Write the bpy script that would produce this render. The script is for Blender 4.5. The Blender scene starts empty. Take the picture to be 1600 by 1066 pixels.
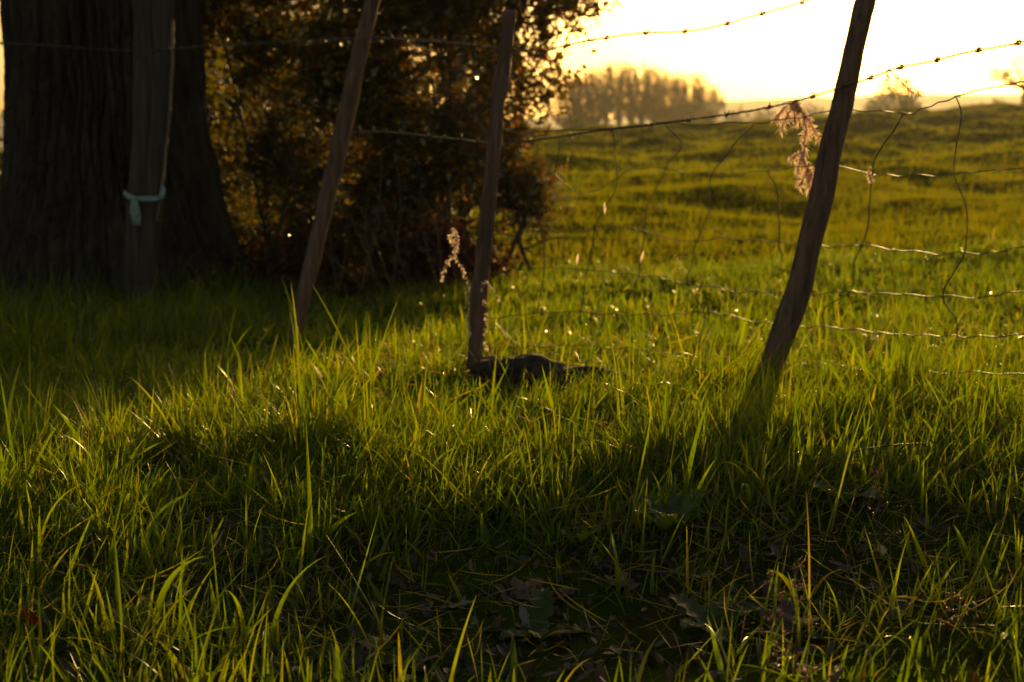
import bpy, math, random
import numpy as np
from mathutils import Vector, noise as mnoise

random.seed(7)
rng = np.random.default_rng(11)
R = math.radians
scene = bpy.context.scene
C = scene.collection

# ------------------------------------------------------------------ camera
F = 2222.0                      # focal length in photo pixels (50 mm on a 36 mm sensor)
CAM_H = 0.70
PITCH = math.atan((533 - 200) / F)
cd = bpy.data.cameras.new('camera')
cam = bpy.data.objects.new('camera', cd); C.objects.link(cam)
cam.location = (0, 0, CAM_H)
cam.rotation_euler = (R(90) - PITCH, 0, 0)
cd.lens = 50; cd.sensor_width = 36; cd.sensor_fit = 'HORIZONTAL'
cd.clip_start = 0.02; cd.clip_end = 6000
cd.dof.use_dof = True; cd.dof.focus_distance = 2.6; cd.dof.aperture_fstop = 5.0
scene.camera = cam

# ------------------------------------------------------------------ light
SUN_AZ, SUN_EL = 16.5, 9.0      # degrees right of the view direction, degrees above the horizon
w = bpy.data.worlds.new('World'); scene.world = w; w.use_nodes = True
nt = w.node_tree
bg = nt.nodes['Background']
sky = nt.nodes.new('ShaderNodeTexSky'); sky.sky_type = 'NISHITA'
sky.sun_disc = False
sky.sun_elevation = R(SUN_EL); sky.sun_rotation = R(SUN_AZ)
sky.altitude = 100; sky.air_density = 1.2; sky.dust_density = 3.0; sky.ozone_density = 0.6
wm = nt.nodes.new('ShaderNodeMix'); wm.data_type = 'RGBA'; wm.blend_type = 'MULTIPLY'; wm.inputs[0].default_value = 1; wm.inputs[7].default_value = (1.0, 0.90, 0.76, 1)
nt.links.new(sky.outputs[0], wm.inputs[6]); nt.links.new(wm.outputs[2], bg.inputs[0]); bg.inputs[1].default_value = 0.12
sd = bpy.data.lights.new('sun', 'SUN'); sd.energy = 5.0; sd.angle = R(0.55); sd.color = (1.0, 0.63, 0.19)
sun = bpy.data.objects.new('sun', sd); C.objects.link(sun)
sdir = Vector((math.sin(R(SUN_AZ)) * math.cos(R(SUN_EL)), math.cos(R(SUN_AZ)) * math.cos(R(SUN_EL)), math.sin(R(SUN_EL))))
sun.rotation_euler = sdir.to_track_quat('Z', 'Y').to_euler()
scene.view_settings.view_transform = 'Standard'
scene.view_settings.look = 'None'
scene.view_settings.exposure = 0.42
scene.view_settings.gamma = 1.0
scene.render.engine = 'CYCLES'
cy = scene.cycles
cy.use_denoising = True
cy.max_bounces = 8; cy.diffuse_bounces = 3; cy.glossy_bounces = 2; cy.transmission_bounces = 4
cy.transparent_max_bounces = 4; cy.volume_bounces = 0
cy.sample_clamp_indirect = 4.0; cy.caustics_reflective = False; cy.caustics_refractive = False

# ------------------------------------------------------------------ helpers
sp, cp = math.sin(PITCH), math.cos(PITCH)
def ray(px, py):
    a = (px - 800) / F; b = (533 - py) / F
    return np.array([a, cp + b * sp, -sp + b * cp])
def at(px, py, D):
    """point of the line of sight through a photo pixel, D metres in front (plan distance along y)"""
    d = ray(px, py)
    return np.array([0, 0, CAM_H]) + d * (D / d[1])

_perm = rng.permutation(256); _perm = np.concatenate([_perm, _perm, _perm])
_ga = rng.uniform(0, 2 * math.pi, 256); _gx, _gy = np.cos(_ga), np.sin(_ga)
def perlin(x, y, seed=0):
    x = np.asarray(x, float) + seed * 17.31; y = np.asarray(y, float) + seed * 9.77
    xi = np.floor(x).astype(int); yi = np.floor(y).astype(int)
    xf = x - xi; yf = y - yi
    u = xf * xf * xf * (xf * (xf * 6 - 15) + 10); v = yf * yf * yf * (yf * (yf * 6 - 15) + 10)
    def g(ix, iy, dx, dy):
        h = _perm[_perm[ix & 255] + (iy & 255)]
        return _gx[h] * dx + _gy[h] * dy
    a = g(xi, yi, xf, yf); b = g(xi + 1, yi, xf - 1, yf)
    c = g(xi, yi + 1, xf, yf - 1); d = g(xi + 1, yi + 1, xf - 1, yf - 1)
    return ((a + u * (b - a)) + v * ((c + u * (d - c)) - (a + u * (b - a)))) * 1.5
def fbm(x, y, o=3, seed=0):
    s = 0; a = 1
    for k in range(o):
        s = s + a * perlin(np.asarray(x) * 2 ** k, np.asarray(y) * 2 ** k, seed + k); a *= 0.5
    return s
def sm(a, b, x):
    t = np.clip((np.asarray(x, float) - a) / (b - a), 0, 1); return t * t * (3 - 2 * t)

def H(x, y):
    """height of the terrain"""
    x = np.asarray(x, float); y = np.asarray(y, float)
    z = 0.045 * np.clip(x, -2.5, 2.5) * (1 - sm(8, 16, y)) - 0.02 * sm(3, 5, y)
    z = z - 0.09 * np.exp(-(((x - 0.12) / 0.62) ** 2 + ((y - 2.22) / 0.36) ** 2)) - 0.05 * np.exp(-(((x - 0.65) / 0.3) ** 2 + ((y - 2.45) / 0.35) ** 2))
    z = z - 0.06 * (1 - sm(1.9, 2.9, y + 0.18 * np.abs(x - 0.1) ** 1.2 + 0.35 * perlin(x / 0.6, y / 0.8, 88)))      # a dip towards the viewer
    z = z + 0.0040 * np.clip(y - 6, 0, 62) * 1.0
    z = z + 0.052 * np.clip(x, -30, 70) * sm(8, 60, y)
    z = z - 7.5 * sm(72, 200, y)
    far = sm(6, 14, y)
    z = z + (0.016 + 0.022 * far) * fbm(x / 0.9, y / 0.7, 3, 3)
    z = z + (0.02 + 0.21 * far) * perlin(x / 2.9 + .35 * perlin(x / 2.3, y / 3.1, 19), y / 2.3 + .5 * perlin(x / 4.1, y / 2.9, 29), 9) * (1 + 1.3 * sm(15, 50, y))
    z = z + 0.2 * sm(20, 50, y) * perlin(x / 11.0, y / 6.5, 21)
    return z

def mesh_from(name, V, Fq, mat=None, smooth=False, parent=None, attr=None, rand=None):
    """V (n,3); Fq list of arrays (m,k)"""
    me = bpy.data.meshes.new(name)
    V = np.asarray(V, np.float32)
    if not isinstance(Fq, list): Fq = [Fq]
    Fq = [np.asarray(f, np.int32) for f in Fq if len(f)]
    idx = np.concatenate([f.ravel() for f in Fq]); sizes = np.concatenate([np.full(len(f), f.shape[1], np.int32) for f in Fq])
    st = np.concatenate([[0], np.cumsum(sizes)[:-1]]).astype(np.int32)
    me.vertices.add(len(V)); me.vertices.foreach_set('co', V.ravel())
    me.loops.add(len(idx)); me.loops.foreach_set('vertex_index', idx)
    me.polygons.add(len(sizes)); me.polygons.foreach_set('loop_start', st)
    try: me.polygons.foreach_set('loop_total', sizes)
    except Exception: pass
    if smooth: me.polygons.foreach_set('use_smooth', np.ones(len(sizes), bool))
    me.update(calc_edges=True)
    if attr is not None:
        a = me.attributes.new('tint', 'FLOAT_VECTOR', 'POINT'); a.data.foreach_set('vector', np.asarray(attr, np.float32).ravel())
    if mat: me.materials.append(mat)
    o = bpy.data.objects.new(name, me); C.objects.link(o)
    if parent: o.parent = parent
    return o

def tag(o, label=None, cat=None, group=None, kind=None):
    if label: o['label'] = label
    if cat: o['category'] = cat
    if group: o['group'] = group
    if kind: o['kind'] = kind
    return o
def empty(name, loc, label, cat, group=None):
    o = bpy.data.objects.new(name, None); C.objects.link(o); o.location = loc; o.empty_display_size = 0.05
    return tag(o, label, cat, group)

class MB:
    def __init__(s): s.v = []; s.q = []; s.t = []; s.a = []; s.n = 0
    def add(s, V, Q=None, T=None, tint=None):
        V = np.asarray(V, float).reshape(-1, 3)
        if Q is not None and len(Q): s.q.append(np.asarray(Q, int) + s.n)
        if T is not None and len(T): s.t.append(np.asarray(T, int) + s.n)
        s.v.append(V)
        if tint is None: tint = (random.random(), random.random(), random.random())
        tint = np.asarray(tint, float)
        s.a.append(np.broadcast_to(tint, V.shape) if tint.ndim == 1 else tint)
        s.n += len(V)
    def tube(s, P, r, sides=6, cap=True, noise=0.0, tint=None, fine=0.0):
        P = np.asarray(P, float); n = len(P); r = np.broadcast_to(np.asarray(r, float), (n,))
        T = np.gradient(P, axis=0); T /= np.linalg.norm(T, axis=1)[:, None] + 1e-12
        ref = np.array([0, 0, 1.0]) if abs(T[:, 2]).mean() < 0.7 else np.array([1.0, 0, 0])
        U = np.cross(T, ref); U /= np.linalg.norm(U, axis=1)[:, None] + 1e-12
        W = np.cross(T, U)
        th = np.linspace(0, 2 * math.pi, sides, endpoint=False)
        rr = r[:, None] * np.ones((n, sides))
        if noise:
            sgl = np.concatenate([[0], np.cumsum(np.linalg.norm(np.diff(P, axis=0), axis=1))])
            sd_ = random.randint(0, 90)
            A, B = np.meshgrid(th, sgl)
            rr = rr * (1 + noise * fbm(np.cos(A) * 1.3 + 5, np.sin(A) * 1.3 + B / 0.12, 2, sd_))
            if fine: rr = rr - fine * np.abs(perlin(A * sides / 5.0, B / 0.25 + 0.4 * np.sin(A), sd_ + 3))
        V = P[:, None, :] + rr[..., None] * (np.cos(th)[None, :, None] * U[:, None, :] + np.sin(th)[None, :, None] * W[:, None, :])
        V = V.reshape(-1, 3)
        i = np.arange(n - 1)[:, None] * sides; j = np.arange(sides)[None, :]; k = (j + 1) % sides
        Q = np.stack([i + j, i + k, i + sides + k, i + sides + j], -1).reshape(-1, 4)
        Tt = []
        if cap:
            V = np.vstack([V, P[0], P[-1]]); a, b = len(V) - 2, len(V) - 1
            Tt = [[a, (q + 1) % sides, q] for q in range(sides)] + [[b, (n - 1) * sides + q, (n - 1) * sides + (q + 1) % sides] for q in range(sides)]
        s.add(V, Q, Tt, tint)
    def build(s, name, mat, parent=None, smooth=True, origin=None):
        V = np.vstack(s.v)
        if origin is not None: V = V - np.asarray(origin)
        fs = []
        if s.q: fs.append(np.vstack(s.q))
        if s.t: fs.append(np.vstack(s.t))
        return mesh_from(name, V, fs, mat, smooth, parent, np.vstack(s.a))

def spline(P, n):
    """Catmull-Rom through P, n points"""
    P = np.asarray(P, float)
    E = np.vstack([2 * P[0] - P[1], P, 2 * P[-1] - P[-2]])
    t = np.linspace(0, len(P) - 1 - 1e-9, n); i = t.astype(int); f = (t - i)[:, None]
    a, b, c, d = E[i], E[i + 1], E[i + 2], E[i + 3]
    return 0.5 * ((2 * b) + (c - a) * f + (2 * a - 5 * b + 4 * c - d) * f * f + (3 * b - a - 3 * c + d) * f ** 3)

# ------------------------------------------------------------------ materials
def newmat(name):
    m = bpy.data.materials.new(name); m.use_nodes = True; return m, m.node_tree.nodes, m.node_tree.links
def ramp(N, stops):
    r = N.new('ShaderNodeValToRGB'); cr = r.color_ramp
    while len(cr.elements) < len(stops): cr.elements.new(0.5)
    for e, (p, c) in zip(cr.elements, stops): e.position = p; e.color = (*c, 1)
    return r
def leafmat(name, stops, trans=0.55, tgain=(1.5, 1.5, 0.6), rough=0.3, spec=0.5, chan=0):
    """reflecting and light-transmitting thin leaf; colour of each leaf from its own 'tint' value"""
    m, N, L = newmat(name)
    b = N['Principled BSDF']; out = N['Material Output']
    at_ = N.new('ShaderNodeAttribute'); at_.attribute_name = 'tint'
    sx = N.new('ShaderNodeSeparateXYZ'); L.new(at_.outputs['Vector'], sx.inputs[0])
    r = ramp(N, stops); L.new(sx.outputs[chan], r.inputs[0])
    L.new(r.outputs[0], b.inputs['Base Color']); b.inputs['Roughness'].default_value = rough
    b.inputs['Specular IOR Level'].default_value = spec
    t = N.new('ShaderNodeBsdfTranslucent')
    mx = N.new('ShaderNodeMix'); mx.data_type = 'RGBA'; mx.blend_type = 'MULTIPLY'; mx.inputs[0].default_value = 1
    L.new(r.outputs[0], mx.inputs[6]); mx.inputs[7].default_value = (*tgain, 1); mx.clamp_result = False
    L.new(mx.outputs[2], t.inputs[0])
    ms = N.new('ShaderNodeMixShader'); ms.inputs[0].default_value = trans
    L.new(b.outputs[0], ms.inputs[1]); L.new(t.outputs[0], ms.inputs[2]); L.new(ms.outputs[0], out.inputs[0])
    return m
def woodmat(name, c0, c1, scale=(40, 40, 3), rough=0.8, bump=0.5, dist=0.01, spec=0.3):
    m, N, L = newmat(name); b = N['Principled BSDF']
    tc = N.new('ShaderNodeTexCoord'); mp = N.new('ShaderNodeMapping'); mp.inputs['Scale'].default_value = scale
    L.new(tc.outputs['Object'], mp.inputs[0])
    n = N.new('ShaderNodeTexNoise'); n.inputs['Scale'].default_value = 1; n.inputs['Detail'].default_value = 6; n.inputs['Roughness'].default_value = 0.65
    L.new(mp.outputs[0], n.inputs[0])
    r = ramp(N, [(0.3, c0), (0.7, c1)]); L.new(n.outputs[0], r.inputs[0]); L.new(r.outputs[0], b.inputs['Base Color'])
    bp = N.new('ShaderNodeBump'); bp.inputs['Strength'].default_value = bump; bp.inputs['Distance'].default_value = dist
    L.new(n.outputs[0], bp.inputs['Height']); L.new(bp.outputs[0], b.inputs['Normal'])
    b.inputs['Roughness'].default_value = rough; b.inputs['Specular IOR Level'].default_value = spec
    return m

M_grass = leafmat('grass_blade', [(0.0, (0.034, 0.066, 0.004)), (0.45, (0.068, 0.102, 0.005)), (0.80, (0.125, 0.138, 0.006)), (0.93, (0.15, 0.14, 0.04)), (1.0, (0.13, 0.105, 0.06))],
                  trans=0.68, tgain=(2.6, 2.42, 0.07), rough=0.30, spec=0.4)
M_field = leafmat('field_grass_blade', [(0.0, (0.055, 0.080, 0.004)), (0.5, (0.090, 0.110, 0.005)), (0.85, (0.13, 0.125, 0.008)), (1.0, (0.14, 0.085, 0.02))],
                  trans=0.68, tgain=(2.25, 1.92, 0.04), rough=0.6, spec=0.05)
M_hedge = leafmat('autumn_leaf', [(0.0, (0.030, 0.040, 0.006)), (0.50, (0.060, 0.062, 0.007)), (0.75, (0.095, 0.068, 0.010)), (0.9, (0.12, 0.060, 0.012)), (1.0, (0.20, 0.12, 0.012))],
                  trans=0.55, tgain=(2.2, 1.6, 0.4), rough=0.19, spec=1.0)
M_green = leafmat('green_shrub_leaf', [(0.0, (0.030, 0.045, 0.008)), (0.6, (0.065, 0.070, 0.010)), (0.9, (0.10, 0.072, 0.012)), (1.0, (0.15, 0.085, 0.012))],
                  trans=0.55, tgain=(2.2, 1.7, 0.4), rough=0.19, spec=1.0)
M_rust = leafmat('rusty_dry_leaf', [(0.0, (0.05, 0.022, 0.010)), (0.6, (0.09, 0.035, 0.014)), (1.0, (0.16, 0.08, 0.03))],
                 trans=0.4, tgain=(1.6, 1.1, 0.6), rough=0.4, spec=0.4)
M_broad = leafmat('broad_green_leaf', [(0.0, (0.035, 0.070, 0.008)), (1.0, (0.075, 0.100, 0.012))], trans=0.55, tgain=(1.9, 1.7, 0.3), rough=0.35)
M_dark = leafmat('far_evergreen_leaf', [(0, (.02, .026, .008)), (1, (.05, .05, .015))], trans=.15, tgain=(1.2, 1.1, .5), rough=.7, spec=.1)
M_fuzz = leafmat('pale_dry_fluff', [(0.0, (0.62, 0.46, 0.38)), (1.0, (0.84, 0.68, 0.56))], trans=0.6, tgain=(1.1, 1.1, 1.1), rough=0.6, spec=0.3)
M_stem = woodmat('dry_stem', (0.05, 0.03, 0.018), (0.13, 0.075, 0.04), (60, 60, 60), 0.5)
M_twig = woodmat('twig_bark', (0.02, 0.014, 0.010), (0.05, 0.034, 0.022), (30, 30, 30), 0.6)
M_post = woodmat('weathered_post', (0.035, 0.019, 0.014), (0.18, 0.10, 0.07), (55, 55, 4), 0.75, 0.7, 0.006)
M_old = woodmat('grey_split_wood', (0.012, 0.009, 0.008), (0.075, 0.054, 0.043), (50, 50, 3), 0.8, 0.8, 0.008)
M_bark = woodmat('oak_bark', (0.010, 0.008, 0.006), (0.050, 0.039, 0.029), (26, 26, 5), 0.9, 0.8, 0.02, 0.2)
M_log = woodmat('rotten_log_bark', (0.012, 0.009, 0.006), (0.075, 0.048, 0.032), (60, 60, 60), 0.9, 1.0, 0.012)
M_far = woodmat('far_tree_bark', (0.045, 0.032, 0.020), (0.09, 0.06, 0.038), (2, 2, 2), 0.9)

m, N, L = newmat('rusty_wire'); M_wire = m; b = N['Principled BSDF']
n = N.new('ShaderNodeTexNoise'); n.inputs['Scale'].default_value = 60; tc = N.new('ShaderNodeTexCoord'); L.new(tc.outputs['Object'], n.inputs[0])
r = ramp(N, [(0.35, (0.035, 0.018, 0.012)), (0.65, (0.13, 0.085, 0.055))]); L.new(n.outputs[0], r.inputs[0]); L.new(r.outputs[0], b.inputs['Base Color'])
b.inputs['Metallic'].default_value = 0.35; b.inputs['Roughness'].default_value = 0.5
m, N, L = newmat('pale_blue_cloth'); M_blue = m; b = N['Principled BSDF']
n = N.new('ShaderNodeTexNoise'); n.inputs['Scale'].default_value = 90; tc = N.new('ShaderNodeTexCoord'); L.new(tc.outputs['Object'], n.inputs[0])
r = ramp(N, [(0.3, (0.11, 0.165, 0.18)), (0.7, (0.20, 0.27, 0.29))]); L.new(n.outputs[0], r.inputs[0]); L.new(r.outputs[0], b.inputs['Base Color']); b.inputs['Roughness'].default_value = 0.7

def groundmat():
    m, N, L = newmat('soil_and_turf'); b = N['Principled BSDF']
    tc = N.new('ShaderNodeTexCoord')
    n = N.new('ShaderNodeTexNoise'); n.inputs['Scale'].default_value = 3.0; n.inputs['Detail'].default_value = 10; n.inputs['Roughness'].default_value = 0.7
    L.new(tc.outputs['Object'], n.inputs[0])
    r = ramp(N, [(0.30, (0.020, 0.014, 0.008)), (0.5, (0.030, 0.040, 0.005)), (0.72, (0.050, 0.066, 0.006))]); L.new(n.outputs[0], r.inputs[0])
    L.new(r.outputs[0], b.inputs['Base Color']); b.inputs['Roughness'].default_value = 1; b.inputs['Specular IOR Level'].default_value = 0.0
    n2 = N.new('ShaderNodeTexNoise'); n2.inputs['Scale'].default_value = 35; n2.inputs['Detail'].default_value = 6; L.new(tc.outputs['Object'], n2.inputs[0])
    bp = N.new('ShaderNodeBump'); bp.inputs['Strength'].default_value = 0.8; bp.inputs['Distance'].default_value = 0.02
    L.new(n2.outputs[0], bp.inputs['Height']); L.new(bp.outputs[0], b.inputs['Normal'])
    return m
M_ground = groundmat()

# ------------------------------------------------------------------ ground, hills
def spacing(lim_neg, lim_pos, d0, g, centre=0.0):
    out = [centre]; d = d0
    while out[-1] < lim_pos: out.append(out[-1] + d); d *= g
    out[-1] = lim_pos; neg = [centre]; d = d0
    while neg[-1] > lim_neg: neg.append(neg[-1] - d); d *= g
    neg[-1] = lim_neg
    return np.array(neg[::-1][:-1] + out)
gx = spacing(-850, 850, 0.05, 1.022); gy = spacing(-300, 640, 0.05, 1.0135, 2.5)
X, Y = np.meshgrid(gx, gy); Z = H(X, Y)
ny, nx = X.shape
ii = np.arange(ny - 1)[:, None] * nx + np.arange(nx - 1)[None, :]
Q = np.stack([ii, ii + 1, ii + nx + 1, ii + nx], -1).reshape(-1, 4)
g = mesh_from('ground', np.stack([X, Y, Z], -1).reshape(-1, 3), Q, M_ground, True)
tag(g, kind='structure')

hx = np.linspace(-850, 850, 500); hy = np.linspace(600, 1150, 60)
X, Y = np.meshgrid(hx, hy)
prof = np.interp(X[0], [-850, -200, 10, 60, 110, 150, 230, 330, 420, 850], [10, 9, 7.5, 6.5, 15, 18, 20, 22, 27, 30])
prof = prof + 1.3 * fbm(X[0] / 60, X[0] * 0 + 3, 2, 5) + 0.7 * fbm(X[0] / 7.0, X[0] * 0 + 8, 3, 15)
Z = -8.5 + (prof[None, :] + 8.5) * sm(640, 880, Y)
ny, nx = X.shape
ii = np.arange(ny - 1)[:, None] * nx + np.arange(nx - 1)[None, :]
Q = np.stack([ii, ii + 1, ii + nx + 1, ii + nx], -1).reshape(-1, 4)
m, N, L = newmat('wooded_hill'); b = N['Principled BSDF']; tc = N.new('ShaderNodeTexCoord')
n = N.new('ShaderNodeTexNoise'); n.inputs['Scale'].default_value = 0.03; n.inputs['Detail'].default_value = 8; L.new(tc.outputs['Object'], n.inputs[0])
r = ramp(N, [(0.4, (0.035, 0.045, 0.02)), (0.6, (0.08, 0.08, 0.03))]); L.new(n.outputs[0], r.inputs[0]); L.new(r.outputs[0], b.inputs['Base Color']); b.inputs['Roughness'].default_value = 1
tag(mesh_from('hills', np.stack([X, Y, Z], -1).reshape(-1, 3), Q, m, True), kind='structure')

# ------------------------------------------------------------------ grass
def blades(P, h, wd, az, lean, curl, segs, fold=0.0, twist=None):
    """vectorised grass blades -> V, Q"""
    n = len(P)
    s = np.linspace(0, 1, segs + 1)
    ang = lean[:, None] + curl[:, None] * s[None, :] ** 1.4
    ds = (h / segs)[:, None]
    dx = np.sin(ang) * ds; dz = np.cos(ang) * ds
    r = np.concatenate([np.zeros((n, 1)), np.cumsum((dx[:, 1:] + dx[:, :-1]) / 2, 1)], 1)
    z = np.concatenate([np.zeros((n, 1)), np.cumsum((dz[:, 1:] + dz[:, :-1]) / 2, 1)], 1)
    ca, sa = np.cos(az)[:, None], np.sin(az)[:, None]
    ctr = np.stack([P[:, 0:1] + r * ca, P[:, 1:2] + r * sa, P[:, 2:3] + z], -1)
    prof = np.minimum(1.0, 0.55 + 1.6 * s) * (1 - s ** 1.7) ** 0.9 + 0.02
    hw = 0.5 * wd[:, None] * prof[None, :]
    tw = (twist if twist is not None else rng.normal(0, 0.5, n))[:, None] + rng.normal(0, 0.5, n)[:, None] * s[None, :]
    side = np.stack([-sa * np.cos(tw) + ca * np.sin(tw) * np.cos(ang), ca * np.cos(tw) + sa * np.sin(tw) * np.cos(ang), -np.sin(tw) * np.sin(ang)], -1)
    l = ctr - side * hw[..., None]; rr = ctr + side * hw[..., None]
    if fold:
        up = np.stack([-ca * np.cos(ang), -sa * np.cos(ang), np.sin(ang)], -1)
        mid = ctr - up * (hw * fold)[..., None]
        V = np.stack([l, mid, rr], 2).reshape(-1, 3); k = 3
    else:
        V = np.stack([l, rr], 2).reshape(-1, 3); k = 2
    base = np.arange(n)[:, None, None] * (segs + 1) * k + np.arange(segs)[None, :, None] * k
    qs = []
    for c in range(k - 1):
        o = base[..., 0] + c
        qs.append(np.stack([o, o + 1, o + k + 1, o + k], -1).reshape(-1, 4))
    return V, np.vstack(qs), (segs + 1) * k

def scatter_wedge(n, y0, y1, m0, m1, pw=1.0):
    """points between plan distances y0,y1 and slopes x/y in (m0,m1); area-uniform when pw=2"""
    u = rng.random(n)
    y = (y0 ** pw + u * (y1 ** pw - y0 ** pw)) ** (1 / pw)
    x = y * rng.uniform(m0, m1, n)
    return x, y

def bare(x, y):
    """0 where little grass grows: the leafy dip near the viewer"""
    a = np.exp(-(((x - 0.08) / 0.44) ** 2 + ((y - 2.14) / 0.46) ** 2) ** 1.5)
    c = np.exp(-(((x - 0.62) / 0.24) ** 2 + ((y - 2.45) / 0.30) ** 2) ** 1.5) * 0.75
    d = np.exp(-(((x + 0.52) / 0.14) ** 2 + ((y - 2.6) / 0.2) ** 2)) * 0.8
    lgy = 3.95 - 0.25 * (x + .1)
    l = np.exp(-(((x - 0.10) / 0.30) ** 4)) * sm(-.42, -.22, y - lgy) * (1 - sm(.02, .10, y - lgy))
    a = np.maximum(a, l * 0.9)
    return np.clip(1 - a * 0.96 - c - d, 0.03, 1)

def grass_layer(x, y, hmean, wmean, segs, fold, tintshift=0.0, clump=0.35, cell=0.13, tuft=0.5):
    n = len(x)
    # tufts: pull part of the blades towards jittered tuft centres, splayed outward
    ix = np.floor(x / cell).astype(int); iy = np.floor(y / cell).astype(int)
    h1 = _perm[_perm[ix & 255] + (iy & 255)] / 255.0; h2 = _perm[_perm[(ix + 91) & 255] + ((iy + 37) & 255)] / 255.0; h3 = _perm[_perm[(ix + 17) & 255] + ((iy + 171) & 255)] / 255.0
    cx = (ix + 0.15 + 0.7 * h1) * cell; cyy = (iy + 0.15 + 0.7 * h2) * cell
    tf = rng.random(n) < tuft * (0.25 + 0.9 * sm(-.3, .4, perlin(x / .5, y / .5, 95)))
    outaz = np.arctan2(y - cyy, x - cx)
    pull = np.where(tf, rng.uniform(0.35, 1.0, n), 1.0)
    x = cx + (x - cx) * pull; y = cyy + (y - cyy) * pull
    z = H(x, y) - 0.01
    pat = fbm(x / 0.55, y / 0.55, 2, 31); pat2 = perlin(x / 0.16, y / 0.16, 41)
    h = hmean * np.clip(rng.lognormal(0, 0.46, n), 0.3, 2.8) * (1 + clump * pat + 0.25 * pat2)
    h = h * np.where(tf, 0.65 + 0.8 * h3 ** 1.5, 0.82)
    h = np.clip(h, 0.012, 0.36)
    wd = wmean * rng.lognormal(0, 0.38, n) * np.clip(h / hmean, 0.6, 1.5) ** 0.5
    flow = 2.2 * perlin(x / 0.8, y / 0.8, 51) + 0.6
    az = np.where(tf, outaz + rng.normal(0, 0.8, n), np.where(rng.random(n) < 0.45, flow + rng.normal(0, 0.6, n), rng.uniform(0, 2 * math.pi, n)))
    lean = np.abs(rng.normal(0.28, 0.50, n)); curl = np.where(rng.random(n) < .35, np.abs(rng.normal(0.45, 0.55, n)), np.abs(rng.normal(0.05, 0.22, n)))
    h = h * np.maximum(np.clip(1.0 - 0.22 * (y - 3.7), 0.55, 1.0), 1.4 * sm(.3, 1.5, -x) * (y < 7.1) * sm(3.9, 5.0, y))
    lay = rng.random(n) < 0.10
    curl = np.where(lay, curl + 1.0, curl)
    V, Q, per = blades(np.stack([x, y, z], 1), h, wd, az, lean, curl, segs, fold)
    t = np.clip(rng.beta(2.2, 2.6, n) * 0.85 + 0.10 * pat + 0.12 * (h1 - .5) + tintshift, 0, 0.9)
    t = np.where(rng.random(n) < np.where(lay, .30, .03), rng.uniform(0.9, 1, n), t)
    tint = np.stack([t, rng.random(n), rng.random(n)], 1)
    return V, Q, np.repeat(tint, per, axis=0)

def join(layers):
    V = []; Q = []; A = []; n = 0
    for v, q, a in layers: V.append(v); Q.append(q + n); A.append(a); n += len(v)
    return np.vstack(V), np.vstack(Q), np.vstack(A)

G = []
x, y = scatter_wedge(165000, 1.75, 3.7, -0.47, 0.47, 2)
keep = rng.random(len(x)) < bare(x, y) * (0.17 + 0.83 * sm(2.15, 2.85, y)) * np.clip(0.75 + 1.0 * perlin(x / 0.17, y / 0.17, 77), 0.10, 1)
x, y = x[keep], y[keep]
G.append(grass_layer(x, y, 0.060, 0.0038, 6, 0.35))
# broad long blades standing above the rest
x, y = scatter_wedge(4200, 2.1, 4.2, -0.45, 0.45, 2)
keep = rng.random(len(x)) < np.clip(bare(x, y), 0.15, 1) * np.clip(0.45 + 1.1 * perlin(x / 0.3, y / 0.3, 78) + 0.5 * sm(.3, .9, x), 0.04, 1)
G.append(grass_layer(x[keep], y[keep], 0.112, 0.0062, 9, 0.4, 0.05, 0.1, 0.16, 0.4))
x, y = scatter_wedge(185000, 3.6, 7.2, -0.47, 0.47, 2)
keep = rng.random(len(x)) < bare(x, y) * np.clip(0.8 + 1.0 * perlin(x / 0.25, y / 0.25, 79), 0.10, 1); x, y = x[keep], y[keep]
G.append(grass_layer(x, y, 0.060, 0.0042, 4, 0.0, 0.03))
x, y = scatter_wedge(900, 3.8, 7.0, -0.44, 0.44, 2)
G.append(grass_layer(x, y, 0.11, 0.0052, 6, 0.0, 0.08))
x, y = scatter_wedge(7000, 2.0, 4.6, -0.46, 0.46, 2); n = len(x)
V, Q, per = blades(np.stack([x, y, H(x, y) + rng.uniform(.0, .035, n)], 1), rng.uniform(.04, .13, n), rng.uniform(.0018, .004, n), rng.uniform(0, 6.28, n), rng.uniform(1.0, 1.75, n), rng.normal(0, .5, n), 4, 0)
G.append((V, Q, np.repeat(np.stack([rng.uniform(.93, 1, n), rng.random(n), rng.random(n)], 1), per, axis=0)))
V, Q, A = join(G)
tag(mesh_from('grass', V, Q, M_grass, True, attr=A), 'tall lush green grass blades in the foreground by the fence', 'grass', kind='stuff')
G = []
x, y = scatter_wedge(180000, 7.1, 16, -0.47, 0.47, 2)
G.append(grass_layer(x, y, 0.085, 0.0046, 3, 0.0, 0.02, 0.4, 0.22))
x, y = scatter_wedge(240000, 15.5, 76, -0.14, 0.43, 0.7)
G.append(grass_layer(x, y, 0.125, 0.013, 2, 0.0, 0.02, 0.4, 0.5))
V, Q, A = join(G)
tag(mesh_from('field_grass', V, Q, M_field, True, attr=A), 'short sunlit pasture grass rising over the field beyond the fence', 'grass', kind='stuff')

def gpt(px, py, dz=0.0):
    """where the line of sight through a photo pixel meets the terrain"""
    d = ray(px, py); t = .8
    for _ in range(4000):
        p = np.array([0, 0, CAM_H]) + d * t
        if p[2] <= float(H(p[0], p[1])) + dz: break
        t += .004
    return p
D1_, D2_, D3_, D4_ = [gpt(px, py)[1] for px, py in ((1200, 603), (742, 582), (457, 532), (218, 484))]
print('post distances', D1_, D2_, D3_, D4_)

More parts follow.
